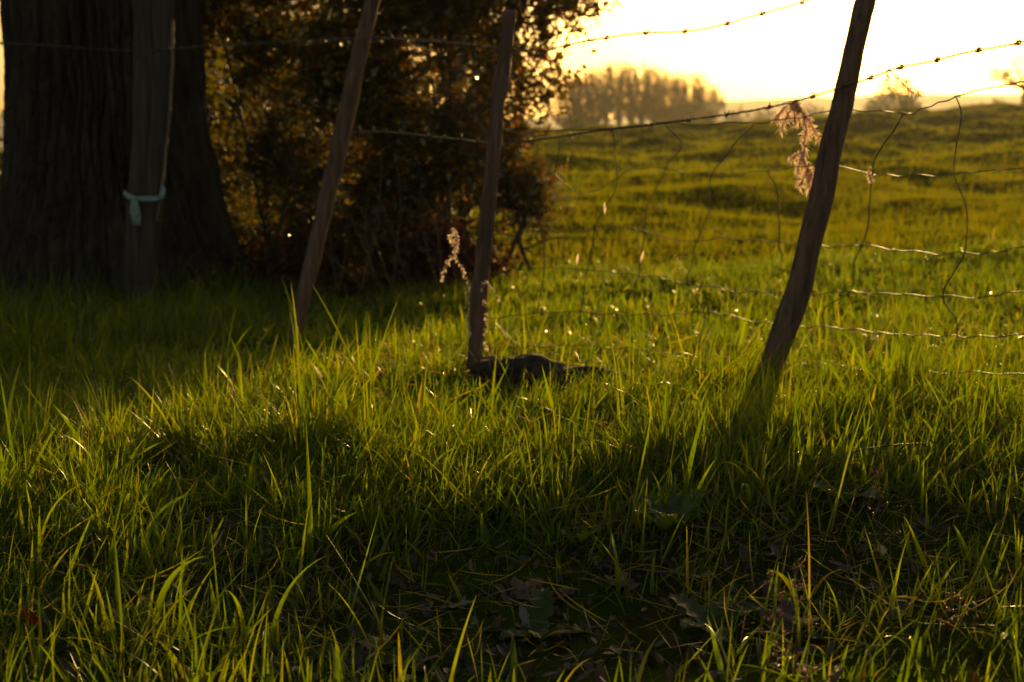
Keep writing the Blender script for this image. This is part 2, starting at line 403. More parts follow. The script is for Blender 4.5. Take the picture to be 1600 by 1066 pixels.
# ------------------------------------------------------------------ fence posts
def post(name, pix, D0, D1, mat, label, noise=0.10, sides=44, fine=0.008, extra=None, top=None):
    """pix: list (px_centre, py, width_px) from top to bottom"""
    k = len(pix)
    pts = []; rad = []
    for i, (px, py, wpx) in enumerate(pix):
        D = D0 + (D1 - D0) * i / (k - 1); p = at(px, py, D); pts.append(p); rad.append(0.5 * wpx * D / F)
    pts = np.array(pts)[::-1]; rad = np.array(rad)[::-1]
    pts = np.vstack([pts[0] - (pts[1] - pts[0]) / np.linalg.norm(pts[1] - pts[0]) * 0.25, pts]); rad = np.append(rad[0], rad)
    if top is not None:
        d = pts[-1] - pts[-2]; d /= np.linalg.norm(d); pts = np.vstack([pts, pts[-1] + d * top]); rad = np.append(rad, rad[-1] * 0.93)
    P = spline(pts, 90); rr = np.interp(np.linspace(0, 1, 90), np.linspace(0, 1, len(rad)), rad)
    e = empty(name, tuple(pts[1]), label, 'fence post', 'wooden posts of the wire fence')
    mb = MB(); mb.tube(P, rr, sides, True, noise, fine=fine); o = mb.build('shaft', mat, e, True, pts[1])
    return e, P, rr

p1, P1, r1 = post('fence_post', [(1353, 0, 33), (1337, 64, 32), (1317, 160, 35), (1300, 225, 36), (1286, 295, 39), (1262, 392, 39), (1246, 459, 41), (1223, 523, 42), (1204, 575, 36), (1196, 610, 30)], D1_ + .08, D1_, M_post,
                  'thickest leaning dark post, crossing the bright sky, nearest to the viewer', 0.05, 48, top=0.22)
p2, P2, r2 = post('fence_post', [(797, 16, 20), (789, 90, 22), (783, 130, 28), (778, 160, 22), (772, 230, 23), (763, 320, 25), (756, 400, 26), (748, 470, 28), (744, 530, 24), (740, 580, 23)], D2_ + .05, D2_, M_post,
                  'thin brown post with visible cut top, standing at the end of the log', 0.08)
p3, P3, r3 = post('fence_post', [(582, 0, 23), (563, 80, 25), (550, 141, 28), (525, 253, 28), (513, 300, 27), (496, 375, 27), (478, 450, 26), (463, 510, 24), (457, 535, 22)], D3_ + .12, D3_, M_post,
                  'blurred leaning wooden post standing before the leafy hedge', 0.06, top=0.12)
p0, P0, r0 = post('fence_post', [(2030, -200, 52), (2010, 200, 60), (1990, 800, 66)], 2.72, 2.68, M_post, 'wooden post next along the fence, right of the leaning one', top=0.05)

# split weathered post by the tree: two long cleft pieces and a pale splinter
e4b = at(218, 484, D4_)
e4 = empty('split_post', tuple(e4b), 'grey weathered cleft post leaning on the big tree trunk, tied with blue cloth', 'fence post', 'wooden posts of the wire fence')
def plank(pix, D, depth, mat, name, parent, org, n=60, seed=1):
    """cleft piece: rough box section following pix (xl, xr, y) rows"""
    rows = np.array(pix, float); t = np.linspace(0, 1, len(rows)); tt = np.linspace(0, 1, n)
    xl = np.interp(tt, t, rows[:, 0]); xr = np.interp(tt, t, rows[:, 1]); yy = np.interp(tt, t, rows[:, 2])
    V = []
    S = 12
    for k in range(n):
        a = at(xl[k], yy[k], D); c = at(xr[k], yy[k], D)
        wv = c - a; wl = np.linalg.norm(wv)
        for j in range(S):
            th = 2 * math.pi * j / S; ex = 0.55
            cx = math.copysign(abs(math.cos(th)) ** ex, math.cos(th)); cyy = math.copysign(abs(math.sin(th)) ** ex, math.sin(th))
            nz = 1 + 0.16 * float(fbm(j * 0.9 + seed, k * 0.05, 2, seed)) + 0.05 * float(perlin(j * 3.1, k * 0.21, seed + 2))
            V.append((a + c) / 2 + wv * 0.5 * cx * nz + np.array([0, depth / 2 * cyy * nz, 0]))
    V = np.array(V)
    i = np.arange(n - 1)[:, None] * S; j = np.arange(S)[None, :]; kk = (j + 1) % S
    Q = np.stack([i + j, i + kk, i + S + kk, i + S + j], -1).reshape(-1, 4)
    V = np.vstack([V, V[:S].mean(0), V[-S:].mean(0)])
    T = [[len(V) - 2, q, (q + 1) % S] for q in range(S)] + [[len(V) - 1, (n - 1) * S + (q + 1) % S, (n - 1) * S + q] for q in range(S)]
    mb = MB(); mb.add(V, Q, T); return mb.build(name, mat, parent, True, org)
plank([(212, 266, -60), (211, 262, 60), (208, 258, 200), (203, 250, 300), (198, 238, 400), (194, 232, 500)], D4_, 0.10, M_old, 'cleft_timber', e4, e4b, seed=3)
plank([(236, 272, -60), (240, 269, 80), (236, 264, 200), (228, 256, 300), (222, 246, 380), (212, 240, 500)], D4_ - .06, 0.05, M_old, 'cleft_timber', e4, e4b, seed=8)
M_pale = woodmat('pale_split_edge', (0.06, 0.045, 0.03), (0.20, 0.14, 0.10), (50, 50, 3), 0.7)
plank([(268, 272, 30), (267, 272, 100), (262, 266, 190), (254, 258, 270), (244, 247, 345)], D4_ - .09, 0.012, M_pale, 'splinter', e4, e4b, seed=12)

# pale blue cloth strip tied round the split post
rb = at(228, 306, D4_ - .11)
cl = empty('cloth_strip', tuple(rb), 'pale blue cloth strip tied around the grey split post', 'cloth strip')
def strip(pix, D, wpx, name):
    pix = [(px, py, d - 6.25 + D4_) for px, py, d in pix]; D = D4_
    mb = MB(); n = 24; P = spline([at(px, py, d) for px, py, d in pix], n); V = []
    ws = np.interp(np.linspace(0, 1, n), np.linspace(0, 1, len(wpx)), wpx) * D / F
    T = np.gradient(P, axis=0)
    for k in range(n):
        t = T[k] / np.linalg.norm(T[k]); s_ = np.cross(t, [0, 1.0, 0]); s_ /= np.linalg.norm(s_)
        for q, (u, v) in enumerate([(-.5, 0), (-.2, .15), (.15, -.1), (.5, .05)]):
            V.append(P[k] + s_ * u * ws[k] + np.array([0, -1, 0]) * (v * ws[k] + 0.002 * math.sin(k * 1.3 + q)))
    V = np.array(V); i = np.arange(n - 1)[:, None] * 4; j = np.arange(3)[None, :]
    Q = np.stack([i + j, i + j + 1, i + 5 + j, i + 4 + j], -1).reshape(-1, 4)
    mb.add(V, Q); o = mb.build(name, M_blue, cl, True, rb)
    md = o.modifiers.new('t', 'SOLIDIFY'); md.thickness = 0.002; return o
strip([(194, 300, 6.24), (200, 306, 6.17), (212, 310, 6.14), (232, 311, 6.13), (248, 310, 6.13), (256, 308, 6.2)], 6.14, [8, 9, 7, 10, 7, 6], 'wrap')
strip([(246, 312, 6.12), (252, 307, 6.11), (255, 297, 6.12), (253, 288, 6.13)], 6.12, [5, 8, 7, 2], 'loose_end')
strip([(211, 308, 6.12), (212, 322, 6.10), (213, 338, 6.10), (214, 352, 6.11)], 6.12, [5, 10, 15, 12], 'loose_end')
strip([(209, 308, 6.12), (206, 322, 6.10), (205, 336, 6.11)], 6.12, [4, 5, 4], 'knot')

# ------------------------------------------------------------------ fence wires
def fx(px, D): return np.array([(px - 800) / F * D, D])
FX = [fx(-300, D4_ + 1.0), fx(228, D4_ - .03), fx(540, D3_ + .05), fx(772, D2_ + .02), fx(1290, D1_ + .03), fx(2010, 2.70)]
def fenceD(px):
    a = (px - 800) / F / cp
    for A, B in zip(FX[:-1], FX[1:]):
        d = B - A; den = d[0] - a * d[1]
        t = (a * A[1] - A[0]) / den
        if -1e-6 <= t <= 1 + 1e-6: return (A + d * t)[1]
    return FX[-1][1] if a > 0 else FX[0][1]
def fpt(px, py, off=0.0): return at(px, py, fenceD(px) + off)

def barbed(pix, label, off, skip=()):
    pts = np.array([fpt(px, py, off) for px, py in pix]); org = pts[len(pts) // 2]
    e = empty('barbed_wire', tuple(org), label, 'barbed wire', 'barbed strands of the fence')
    L0 = np.linalg.norm(np.diff(pts, axis=0), axis=1).sum()
    n = int(L0 / 0.004); P = spline(pts, n)
    s = np.concatenate([[0], np.cumsum(np.linalg.norm(np.diff(P, axis=0), axis=1))])
    T = np.gradient(P, axis=0); T /= np.linalg.norm(T, axis=1)[:, None]
    U = np.cross(T, [0, 0, 1.0]); U /= np.linalg.norm(U, axis=1)[:, None]; W = np.cross(T, U)
    mb = MB()
    for ph in (0, math.pi):
        a = s / 0.035 * 2 * math.pi + ph
        mb.tube(P + 0.0019 * (np.cos(a)[:, None] * U + np.sin(a)[:, None] * W), 0.0015, 5)
    mb.build('strand', M_wire, e, True, org)
    d = 0.06
    while d < s[-1] - 0.02:
        i = int(np.searchsorted(s, d)); c, t, u, v = P[i], T[i], U[i], W[i]
        b_ = MB(); a = np.linspace(0, 4 * math.pi, 26)
        b_.tube(c + t * (np.linspace(-.006, .006, 26))[:, None] + 0.0050 * (np.cos(a)[:, None] * u + np.sin(a)[:, None] * v), 0.0018, 5)
        a0 = random.uniform(0, 6.28)
        for k in range(4):
            aa = a0 + k * math.pi / 2 + random.uniform(-.2, .2); dr = math.cos(aa) * u + math.sin(aa) * v
            b_.tube([c + t * (k - 1.5) * .003 + dr * .003, c + t * ((k - 1.5) * .003 + .003) + dr * random.uniform(.013, .019)], [0.0016, 0.0005], 5)
        b_.build('barb', M_wire, e, True, org)
        d += random.uniform(0.095, 0.125)
    return e
barbed([(-60, 66), (60, 70), (200, 79), (330, 72), (565, 60), (690, 66), (785, 76), (850, 79), (880, 72), (930, 62), (1000, 52), (1090, 47), (1185, 23), (1260, 1), (1340, -30), (1600, -140), (2000, -290)],
       'topmost barbed strand, rising across the bright sky out of the picture', 0.035)
barbed([(534, 207), (600, 206), (700, 216), (775, 224), (830, 220), (885, 212), (960, 201), (1080, 187), (1180, 172), (1243, 158), (1300, 141), (1345, 127), (1400, 107), (1455, 96), (1510, 82), (1595, 66), (1720, 30), (2000, -40)],
       'lower barbed strand at skyline height with a fluffy vine caught on it', 0.035)

net = empty('wire_netting', tuple(fpt(1100, 400)), 'sagging torn sheep netting of thin rusty wire below the barbed strands', 'wire netting')
norg = fpt(1100, 400)
def wire(pix, name, r=0.0015, off=0.03, wob=0.007):
    pts = np.array([fpt(px, py, off) for px, py in pix])
    L0 = np.linalg.norm(np.diff(pts, axis=0), axis=1).sum(); n = max(12, int(L0 / 0.012)); P = spline(pts, n)
    k = np.arange(n) * 0.012; sd_ = random.randint(0, 50)
    P = P + wob * np.stack([perlin(k / .09, k * 0, sd_), perlin(k / .09, k * 0 + 5, sd_), perlin(k / .07, k * 0 + 9, sd_)], 1)
    mb = MB(); mb.tube(P, r, 6); return mb.build(name, M_wire, net, True, norg)
# line wires
wire([(775, 198), (830, 207), (1000, 196), (1100, 194), (1180, 192), (1230, 187), (1290, 177), (1345, 172), (1412, 178), (1450, 168), (1500, 150), (1560, 134), (1605, 128), (1750, 105), (2000, 70)], 'line_wire', 0.0017)
wire([(768, 268), (850, 262), (900, 300), (945, 292), (985, 266), (1040, 262), (1075, 272), (1120, 276), (1170, 270), (1225, 265), (1290, 258), (1365, 272), (1420, 276), (1490, 272), (1540, 266), (1610, 262), (2000, 250)], 'line_wire', 0.0015)
wire([(762, 372), (820, 360), (900, 363), (950, 352), (1000, 360), (1060, 376), (1130, 374), (1220, 377), (1290, 385), (1350, 384), (1430, 394), (1510, 396), (1570, 392), (1620, 385), (2000, 378)], 'line_wire')
wire([(755, 432), (830, 420), (920, 424), (1000, 430), (1040, 438), (1080, 444), (1130, 452), (1200, 458), (1290, 456), (1340, 457), (1420, 460), (1480, 464), (1550, 462), (1620, 458), (2000, 462)], 'line_wire')
wire([(750, 500), (850, 488), (980, 492), (1060, 490), (1110, 488), (1160, 498), (1220, 508), (1300, 512), (1380, 520), (1470, 524), (1550, 527), (1630, 520), (2000, 530)], 'line_wire')
wire([(745, 545), (900, 540), (1050, 552), (1200, 566), (1290, 570), (1400, 580), (1600, 585), (2000, 610)], 'line_wire')
# stay wires
for q in ([(876, 212), (868, 265), (850, 310), (846, 362), (850, 425), (838, 490)], [(960, 203), (962, 290), (945, 325), (930, 360), (918, 424), (905, 490)],
          [(1040, 196), (1066, 230), (1040, 264), (1012, 320), (1006, 362), (1002, 400), (998, 431), (984, 465), (975, 492)],
          [(1180, 192), (1145, 228), (1112, 275), (1108, 330), (1088, 378), (1080, 415), (1074, 444), (1100, 492), (1090, 552)],
          [(1200, 268), (1214, 300), (1216, 345), (1217, 378), (1222, 400)],
          [(1412, 178), (1395, 205), (1368, 250), (1362, 274), (1358, 330), (1346, 384), (1334, 410), (1330, 457), (1290, 480), (1288, 512)],
          [(1492, 152), (1500, 190), (1494, 240), (1493, 272), (1508, 310), (1512, 350), (1506, 396), (1490, 430), (1474, 464), (1492, 495), (1496, 524)],
          [(1700, 112), (1690, 260), (1704, 380), (1698, 525)], [(1840, 90), (1850, 250), (1836, 380), (1845, 528)]):
    wire(q, 'stay_wire', 0.0016, 0.034)
    for (px, py) in q[1:-1:2]:
        pass
# small coils where stays cross the line wires
for (px, py) in [(1412, 178), (1362, 274), (1346, 384), (1493, 272), (1506, 396), (1474, 464), (1112, 275), (1088, 378), (1074, 444), (1216, 377), (1006, 362), (1040, 263), (1496, 151), (1330, 457), (930, 360), (1200, 268)]:
    c = fpt(px, py, 0.032); a = np.linspace(0, 6 * math.pi, 36)
    mb = MB(); mb.tube(np.stack([c[0] + np.linspace(-.007, .007, 36), c[1] + .003 * np.cos(a), c[2] + .003 * np.sin(a)], 1), 0.0011, 4); mb.build('wire_knot', M_wire, net, True, norg)

# ------------------------------------------------------------------ fluffy dry vines and tufts on the fence
def fluff(strands, D, label, dens=90, spread=0.010, rad=0.0016, wl=0.022, name='dry_vine'):
    P0_ = at(*strands[0][0], D); e = empty(name, tuple(P0_), label, 'dry vine', 'pale dry tufts caught on the fence')
    st = MB(); fz = MB()
    for s_ in strands:
        pts = np.array([at(px, py, D + random.uniform(-.012, .012)) for px, py in s_])
        L0 = np.linalg.norm(np.diff(pts, axis=0), axis=1).sum(); n = max(8, int(L0 / .006)); P = spline(pts, n)
        st.tube(P, np.linspace(rad, rad * .5, n), 6, noise=.2)
        k = int(dens * L0 / 0.1)
        idx = rng.integers(0, n, k); c = P[idx]
        d = rng.normal(0, 1, (k, 3)); d[:, 2] -= 0.5; d /= np.linalg.norm(d, axis=1)[:, None]
        ln = wl * rng.uniform(.35, 1.2, k)
        for a in range(k):
            mid = c[a] + d[a] * ln[a] * .5 + rng.normal(0, spread * .2, 3); end = c[a] + d[a] * ln[a] + np.array([0, 0, -.35 * ln[a]])
            wdt = np.cross(d[a], rng.normal(0, 1, 3)); wdt = wdt / (np.linalg.norm(wdt) + 1e-9) * random.uniform(.0008, .0028)
            fz.add([c[a] - wdt * .6, c[a] + wdt * .6, mid + wdt, mid - wdt, end + wdt * .2, end - wdt * .2], [[0, 1, 2, 3], [3, 2, 4, 5]])
    st.build('stem', M_stem, e, True, P0_); fz.build('fluff', M_fuzz, e, True, P0_)
    return e
fluff([[(1243, 158), (1252, 172), (1262, 186), (1272, 202), (1281, 220)], [(1243, 160), (1254, 180), (1259, 198), (1257, 222), (1256, 248), (1263, 264), (1270, 280)],
       [(1243, 160), (1228, 166), (1218, 176), (1209, 189)], [(1240, 162), (1232, 176), (1225, 190), (1221, 205)], [(1244, 165), (1241, 178), (1243, 192)],
       [(1255, 238), (1246, 240), (1235, 248)], [(1255, 244), (1249, 256), (1248, 270)], [(1263, 264), (1256, 278), (1249, 290)], [(1266, 270), (1263, 282), (1264, 292)]],
      D1_ + .12, 'fluffy pale vine hanging from the barbed wire beside the nearest leaning post', 170, wl=0.019)
fluff([[(1362, 262), (1358, 268), (1359, 276), (1362, 281)]], fenceD(1362) + .03, 'small pale tuft on the netting just right of the nearest leaning post', 160, wl=0.009)
fluff([[(708, 358), (704, 372), (712, 385), (710, 400), (722, 418), (734, 448)], [(710, 396), (700, 408), (694, 424), (692, 436)], [(712, 360), (714, 380), (712, 398)]], D2_ + .03,
      'curled pale dry vine caught on the fence left of the thin post by the log', 60, wl=0.011)
fluff([[(752, 452), (760, 440), (775, 462), (778, 470)], [(733, 440), (730, 470), (731, 500), (735, 525)], [(756, 470), (760, 500), (757, 530), (760, 545)]], D2_ - .03,
      'ragged dry strands clinging to the foot of the thin post', 45, wl=0.009)
fluff([[(1388, 108), (1402, 122), (1418, 138), (1428, 146)], [(1384, 112), (1388, 122), (1384, 126)]], fenceD(1395) + .03, 'thin golden strand dangling from the barbed wire against the sky', 55, wl=0.012)
# dry flattened bits hanging on stays
for k, (px, py, D, lab) in enumerate([(945, 326, 4.1, 'small dry leaf hanging on the netting, uppermost of three'), (902, 406, 4.2, 'small dry leaf hanging low on the netting, leftmost of three'),
                       (1003, 402, 4.0, 'small dry leaf hanging on the netting stay, right one of three')]):
    mb = MB(); c = at(px, py, fenceD(px) + .03); tl = random.uniform(-.1, .5)
    a = np.linspace(0, 1, 7); hw = .0035 * np.sin(np.pi * np.clip(a, .05, .95)) + .0004
    V = []
    for t_, h_ in zip(a, hw): V += [c + [tl * (.03 * (.5 - t_)) - h_, .002 * math.sin(t_ * 5), .034 * (.5 - t_)], c + [tl * (.03 * (.5 - t_)) + h_, .004 * t_, .034 * (.5 - t_)]]
    Q = [[2 * i, 2 * i + 1, 2 * i + 3, 2 * i + 2] for i in range(6)]
    mb.add(np.array(V) - c, Q); o = mb.build('dry_leaf', M_fuzz); o.location = c; tag(o, lab, 'dry leaf', 'dry leaves caught on the netting')

# ------------------------------------------------------------------ log
lg = np.array([gpt(px, py) for px, py in ((742, 600), (780, 603), (835, 607), (890, 612), (945, 618), (990, 622))])
lg[:, 2] = H(lg[:, 0], lg[:, 1]) + [.025, .04, .045, .042, .035, .02]; P = spline(lg, 60); mb = MB(); mb.tube(P, np.interp(np.linspace(0, 1, 60), [0, .1, .5, .8, 1], [.046, .055, .054, .046, .030]), 24, True, 0.42, fine=.010)
mb.v[-1][:, 2] = np.interp(mb.v[-1][:, 0], lg[:, 0], lg[:, 2]) + (mb.v[-1][:, 2] - np.interp(mb.v[-1][:, 0], lg[:, 0], lg[:, 2])) * .72
o = mb.build('fallen_log', M_log, None, True, lg[2]); o.location = lg[2]; tag(o, 'low dark fallen log lying in the grass at the foot of the thin post', 'log')

# ------------------------------------------------------------------ big tree at the left
TX, TY = at(184, 400, 7.2)[0], 7.2
tz = float(H(TX, TY))
tree = empty('oak_tree', (TX, TY, tz), 'huge old tree with deeply furrowed dark bark at the left edge', 'tree')
def trunk_mesh():
    rows = 330; cols = 520
    z = np.linspace(-0.2, 3.4, rows); th = np.linspace(0, 2 * math.pi, cols, endpoint=False)
    A, Zz = np.meshgrid(th, z)
    base = 0.455 + 0.05 * (1 - sm(0, 1.2, Zz)) - 0.03 * sm(1.2, 3.4, Zz)
    flare = 0.22 * np.exp(-np.clip(Zz, -.2, 9) / 0.28) * (0.55 + 0.45 * np.cos(A * 5 + 0.6) ** 2)
    lobes = 0.035 * np.cos(A * 3 + 0.6) + 0.02 * np.cos(A * 7 + 1.0)
    u = A / (2 * math.pi) * 26; u = u + 0.45 * perlin(np.cos(A) * 2 + Zz * .9, np.sin(A) * 2 + Zz * 1.3, 61)
    # periodic furrows
    f1 = np.abs(perlin(np.cos(A) * 9 + 0.5 * perlin(A, Zz * 3, 5), np.sin(A) * 9 + Zz * 1.4, 62))
    f2 = np.abs(perlin(np.cos(A) * 19, np.sin(A) * 19 + Zz * 3.2, 63)); f3 = perlin(np.cos(A) * 45, np.sin(A) * 45 + Zz * 16, 64)
    fur = -0.060 * np.exp(-(f1 / 0.13) ** 1.2) - 0.022 * np.exp(-(f2 / 0.15) ** 1.2) + 0.005 * f3
    fur = fur * (0.55 + 0.6 * sm(-.4, .5, perlin(np.cos(A) * 4, np.sin(A) * 4 + Zz * 2.2, 71))) - 0.016 * np.exp(-(np.abs(perlin(np.cos(A) * 7, np.sin(A) * 7 + Zz * 6.5, 72)) / .05) ** 1.3)
    r = base + flare + lobes + fur
    cx = -0.02 * Zz
    V = np.stack([cx + r * np.cos(A), r * np.sin(A), Zz], -1).reshape(-1, 3)
    i = np.arange(rows - 1)[:, None] * cols; j = np.arange(cols)[None, :]; k = (j + 1) % cols
    Q = np.stack([i + j, i + k, i + cols + k, i + cols + j], -1).reshape(-1, 4)
    return mesh_from('trunk', V, Q, M_bark, True, tree)
trunk_mesh()

def leaf_cloud(mb, P, size, up=0.3, elong=1.5, tints=None, flat=0.5):
    """bent leaf quads (two faces folded on the midrib) at points P"""
    n = len(P); sz = size * rng.lognormal(0, .28, n)
    d = rng.normal(0, 1, (n, 3)); d[:, 2] -= up; d /= np.linalg.norm(d, axis=1)[:, None]
    q = rng.normal(0, 1, (n, 3)); hz = rng.random(n) < flat; d = np.where(hz[:, None], d * [1, 1, .25], d); d /= np.linalg.norm(d, axis=1)[:, None]; q = np.where(hz[:, None], q * .22 + [0, 0, 1.0], q); s = np.cross(d, q); s /= np.linalg.norm(s, axis=1)[:, None] + 1e-9; nn = np.cross(s, d)
    L_ = (sz * elong / 2)[:, None]; W_ = (sz / 2)[:, None]
    W_ = W_; a = P - d * L_; c = P + d * L_; l1 = P - d * L_ * .35 - s * W_ * .9 + nn * W_ * .35; l2 = P + d * L_ * .45 - s * W_ * .75 + nn * W_ * .3
    r1_ = P - d * L_ * .35 + s * W_ * .9 + nn * W_ * .35; r2_ = P + d * L_ * .45 + s * W_ * .75 + nn * W_ * .3
    V = np.stack([a, l1, l2, c, r2_, r1_], 1).reshape(-1, 3)
    b_ = np.arange(n)[:, None] * 6
    Q = np.vstack([b_ + [0, 3, 2, 1], b_ + [0, 5, 4, 3]])
    if tints is None: tints = rng.beta(2, 2, n)
    t = np.stack([np.clip(tints, 0, 1), rng.random(n), rng.random(n)], 1)
    mb.add(V, Q, None, np.repeat(t, 6, axis=0))

HEDGE_PTS = []

def shrub(name, base, blobs, mat, label, cat, n_spray, per=11, size=0.032, stems=14, hollow=0.35, tshift=0.0, parent=None, group=None, skirt=0.0):
    """blobs: (cx,cy,cz,rx,ry,rz) ellipsoids. stems rise from the base into the blobs; each spray is a twig with its leaves"""
    base = np.asarray(base, float)
    e = parent or empty(name, tuple(base), label, cat, group)
    org = np.array(e.location) if parent is None else np.array(parent.location)
    vol = np.array([b_[3] * b_[4] * b_[5] for b_ in blobs]) ** (2 / 3.); vol = vol / vol.sum()
    which = rng.choice(len(blobs), n_spray, p=vol); B = np.array(blobs, float)[which]
    d = rng.normal(0, 1, (n_spray, 3)); d /= np.linalg.norm(d, axis=1)[:, None]
    rr = (hollow ** 3 + (1 - hollow ** 3) * rng.random(n_spray)) ** (1 / 3.) * (1 + .12 * rng.normal(0, 1, n_spray))
    c = B[:, :3] + d * rr[:, None] * B[:, 3:]
    # gaps: drop sprays where a 3-D pattern is low
    keepv = np.array([mnoise.noise(Vector(p * 2.6)) + .5 * mnoise.noise(Vector(p * 6.1)) for p in c]) > -0.13
    keepv &= c[:, 2] > H(c[:, 0], c[:, 1]) + .02
    c = c[keepv]; d = d[keepv]; k = len(c)
    dirs = d * .7 + rng.normal(0, .5, (k, 3)) + [0, 0, .25]; dirs /= np.linalg.norm(dirs, axis=1)[:, None]
    lv = MB(); tw = MB(); LP = []; LT = []
    ln = rng.uniform(.08, .20, k)
    tb = rng.beta(2, 2, k) + tshift
    for i in range(k):
        bend = rng.normal(0, .04, 3) + [0, 0, -.03]
        t = np.linspace(0, 1, per)[:, None]
        pth = c[i] + dirs[i] * t * ln[i] + bend * t * t
        LP.append(pth + rng.normal(0, size * .55, (per, 3))); LT.append(tb[i] + rng.normal(0, .13, per))
    for i in range(0, k, 2):
        bnd = rng.normal(0, .03, 3)
        a = c[i] - dirs[i] * ln[i] * .9; m_ = c[i] + bnd; z_ = c[i] + dirs[i] * ln[i]
        tw.tube(np.array([a, m_, z_]), [.0035, .0022, .0008], 3, cap=False)
    HEDGE_PTS.append(np.vstack(LP)) if cat != 'tree' else None
    leaf_cloud(lv, np.vstack(LP), size, tints=np.concatenate(LT))
    for q in range(stems):
        b_ = blobs[rng.integers(len(blobs))]
        tgt = np.array(b_[:3]) + rng.normal(0, .5, 3) * b_[3:]
        st = base + [rng.normal(0, .14), rng.normal(0, .14), -.05]
        st[2] = H(st[0], st[1]) - .05
        mid = st * .5 + tgt * .5 + rng.normal(0, .09, 3) + [0, 0, .12]
        P = spline([st, mid, tgt], 14); r0_ = random.uniform(.008, .018)
        tw.tube(P, np.linspace(r0_, .003, 14), 6, cap=False, noise=.1)
        for w_ in range(5):
            i = rng.integers(5, 13); dd = rng.normal(0, 1, 3); dd[2] = abs(dd[2]) * .6; dd /= np.linalg.norm(dd)
            tw.tube(spline([P[i], P[i] + dd * .18, P[i] + dd * .36 + rng.normal(0, .06, 3)], 7), np.linspace(.006, .0015, 7), 4, cap=False)
    lv.build('foliage', mat, e, True, org); tw.build('branches', M_twig, e, True, org)
    return e

# crown of the old tree (above the picture)
cb = MB(); tzz = tz + 3.0
for k in range(9):
    a = k * .7 + .3; rch = random.uniform(1.6, 3.0)
    P = spline([(TX, TY, tzz - .1), (TX + .5 * rch * math.cos(a), TY + .5 * rch * math.sin(a), tzz + 1.0), (TX + rch * math.cos(a), TY + rch * math.sin(a), tzz + random.uniform(1.4, 3.2))], 16)
    lb = MB(); lb.tube(P, np.linspace(.21, .04, 16), 12, noise=.12); lb.build('limb', M_bark, tree, True, (TX, TY, tz))
n = 9000; d = rng.normal(0, 1, (n, 3)); d /= np.linalg.norm(d, axis=1)[:, None]; rr = .45 + .55 * rng.random(n)
P = np.array([TX, TY, tz + 5.4]) + d * rr[:, None] * [3.2, 3.0, 1.9]
kv = np.array([mnoise.noise(Vector(p * 1.1)) for p in P]) > -.08
leaf_cloud(cb, P[kv], .11, tints=rng.beta(2, 3, kv.sum())); cb.build('crown', M_green, tree, False, (TX, TY, tz))

# ------------------------------------------------------------------ hedge shrubs
HS = 0.76
def B(px, py, D, rx, ry, rz): D = D * HS; p = at(px, py, D); k = D / 9.6; return (p[0], p[1], p[2], rx * k, ry * k, rz * k)
def gb(px, D): D = D * HS if D < 15 else D; p = at(px, 300, D); return (p[0], p[1], float(H(p[0], p[1])))
G_H = 'shrubs of the hedge behind the fence'
shrub('hedge_shrub', gb(690, 9.7), [B(640, 60, 9.8, .45, .26, .65), B(720, 90, 9.6, .42, .26, .75), B(750, 250, 9.5, .34, .26, .50), B(630, 220, 9.7, .42, .28, .7), B(785, 330, 9.5, .24, .22, .30), B(690, -80, 9.8, .6, .35, .6), B(690, 350, 9.5, .4, .28, .35)], M_hedge,
      'bronze-leaved shrub directly behind the thin post, sparkling with light', 'shrub', 4600, 11, .0175, 10, .1, .08, group=G_H)
shrub('hedge_shrub', gb(470, 9.4), [B(475, 100, 9.9, .42, .26, .9), B(445, 300, 10.1, .40, .28, .5), B(545, 240, 9.5, .42, .26, .6), B(550, 40, 9.6, .40, .26, .7), B(380, 120, 10.3, .40, .28, .9), B(400, -40, 10.4, .6, .35, .6), B(500, 345, 9.6, .50, .28, .34), B(600, 330, 9.7, .45, .28, .36), B(430, 390, 10.0, .35, .25, .22)], M_green,
      'dark green shrub between the big trunk and the bronze one', 'shrub', 5600, 11, .0185, 10, .1, .05, group=G_H)
shrub('overhanging_tree', gb(650, 10.6), [B(720, -70, 10.6, .75, .35, .50), B(840, -30, 10.4, .42, .3, .26), B(890, 6, 10.3, .20, .2, .13), B(800, 60, 10.3, .26, .25, .22), B(848, 130, 10.2, .20, .2, .10), B(790, 170, 10.3, .25, .25, .18), B(620, -200, 11.0, 1.4, .6, .9)], M_hedge,
      'taller autumn tree whose ragged branches overhang the bright sky above the hedge', 'tree', 3600, 11, .021, 10, .1, .05)
shrub('bramble', gb(580, 8.8), [B(560, 420, 8.8, .50, .2, .26), B(660, 415, 8.9, .40, .2, .26), B(465, 410, 9.3, .36, .2, .30), B(730, 425, 8.9, .26, .2, .18)], M_rust,
      'low tangle of rust-brown dead leaves at the foot of the hedge', 'bramble', 2400, 9, .019, 3, .1, 0, group=None)
shrub('bramble', gb(830, 9.4), [B(805, 300, 9.5, .20, .25, .18), B(825, 345, 9.3, .16, .2, .14)], M_hedge,
      'sparse low sprig at the right end of the hedge where it meets the field', 'bramble', 330, 9, .022, 2, .1, 0)
shrub('hedge_shrub', gb(-60, 11.0), [B(-60, 360, 11.0, .75, .6, .55), B(-150, 250, 11.0, .6, .6, .7), B(120, 380, 10.6, .6, .5, .5), B(250, 300, 10.6, .5, .5, .9), B(240, 60, 10.8, .45, .5, .8)], M_green,
      'dark shrub glimpsed past the left side of the big trunk', 'shrub', 2300, 10, .034, 14, .2, -.05, group=G_H)

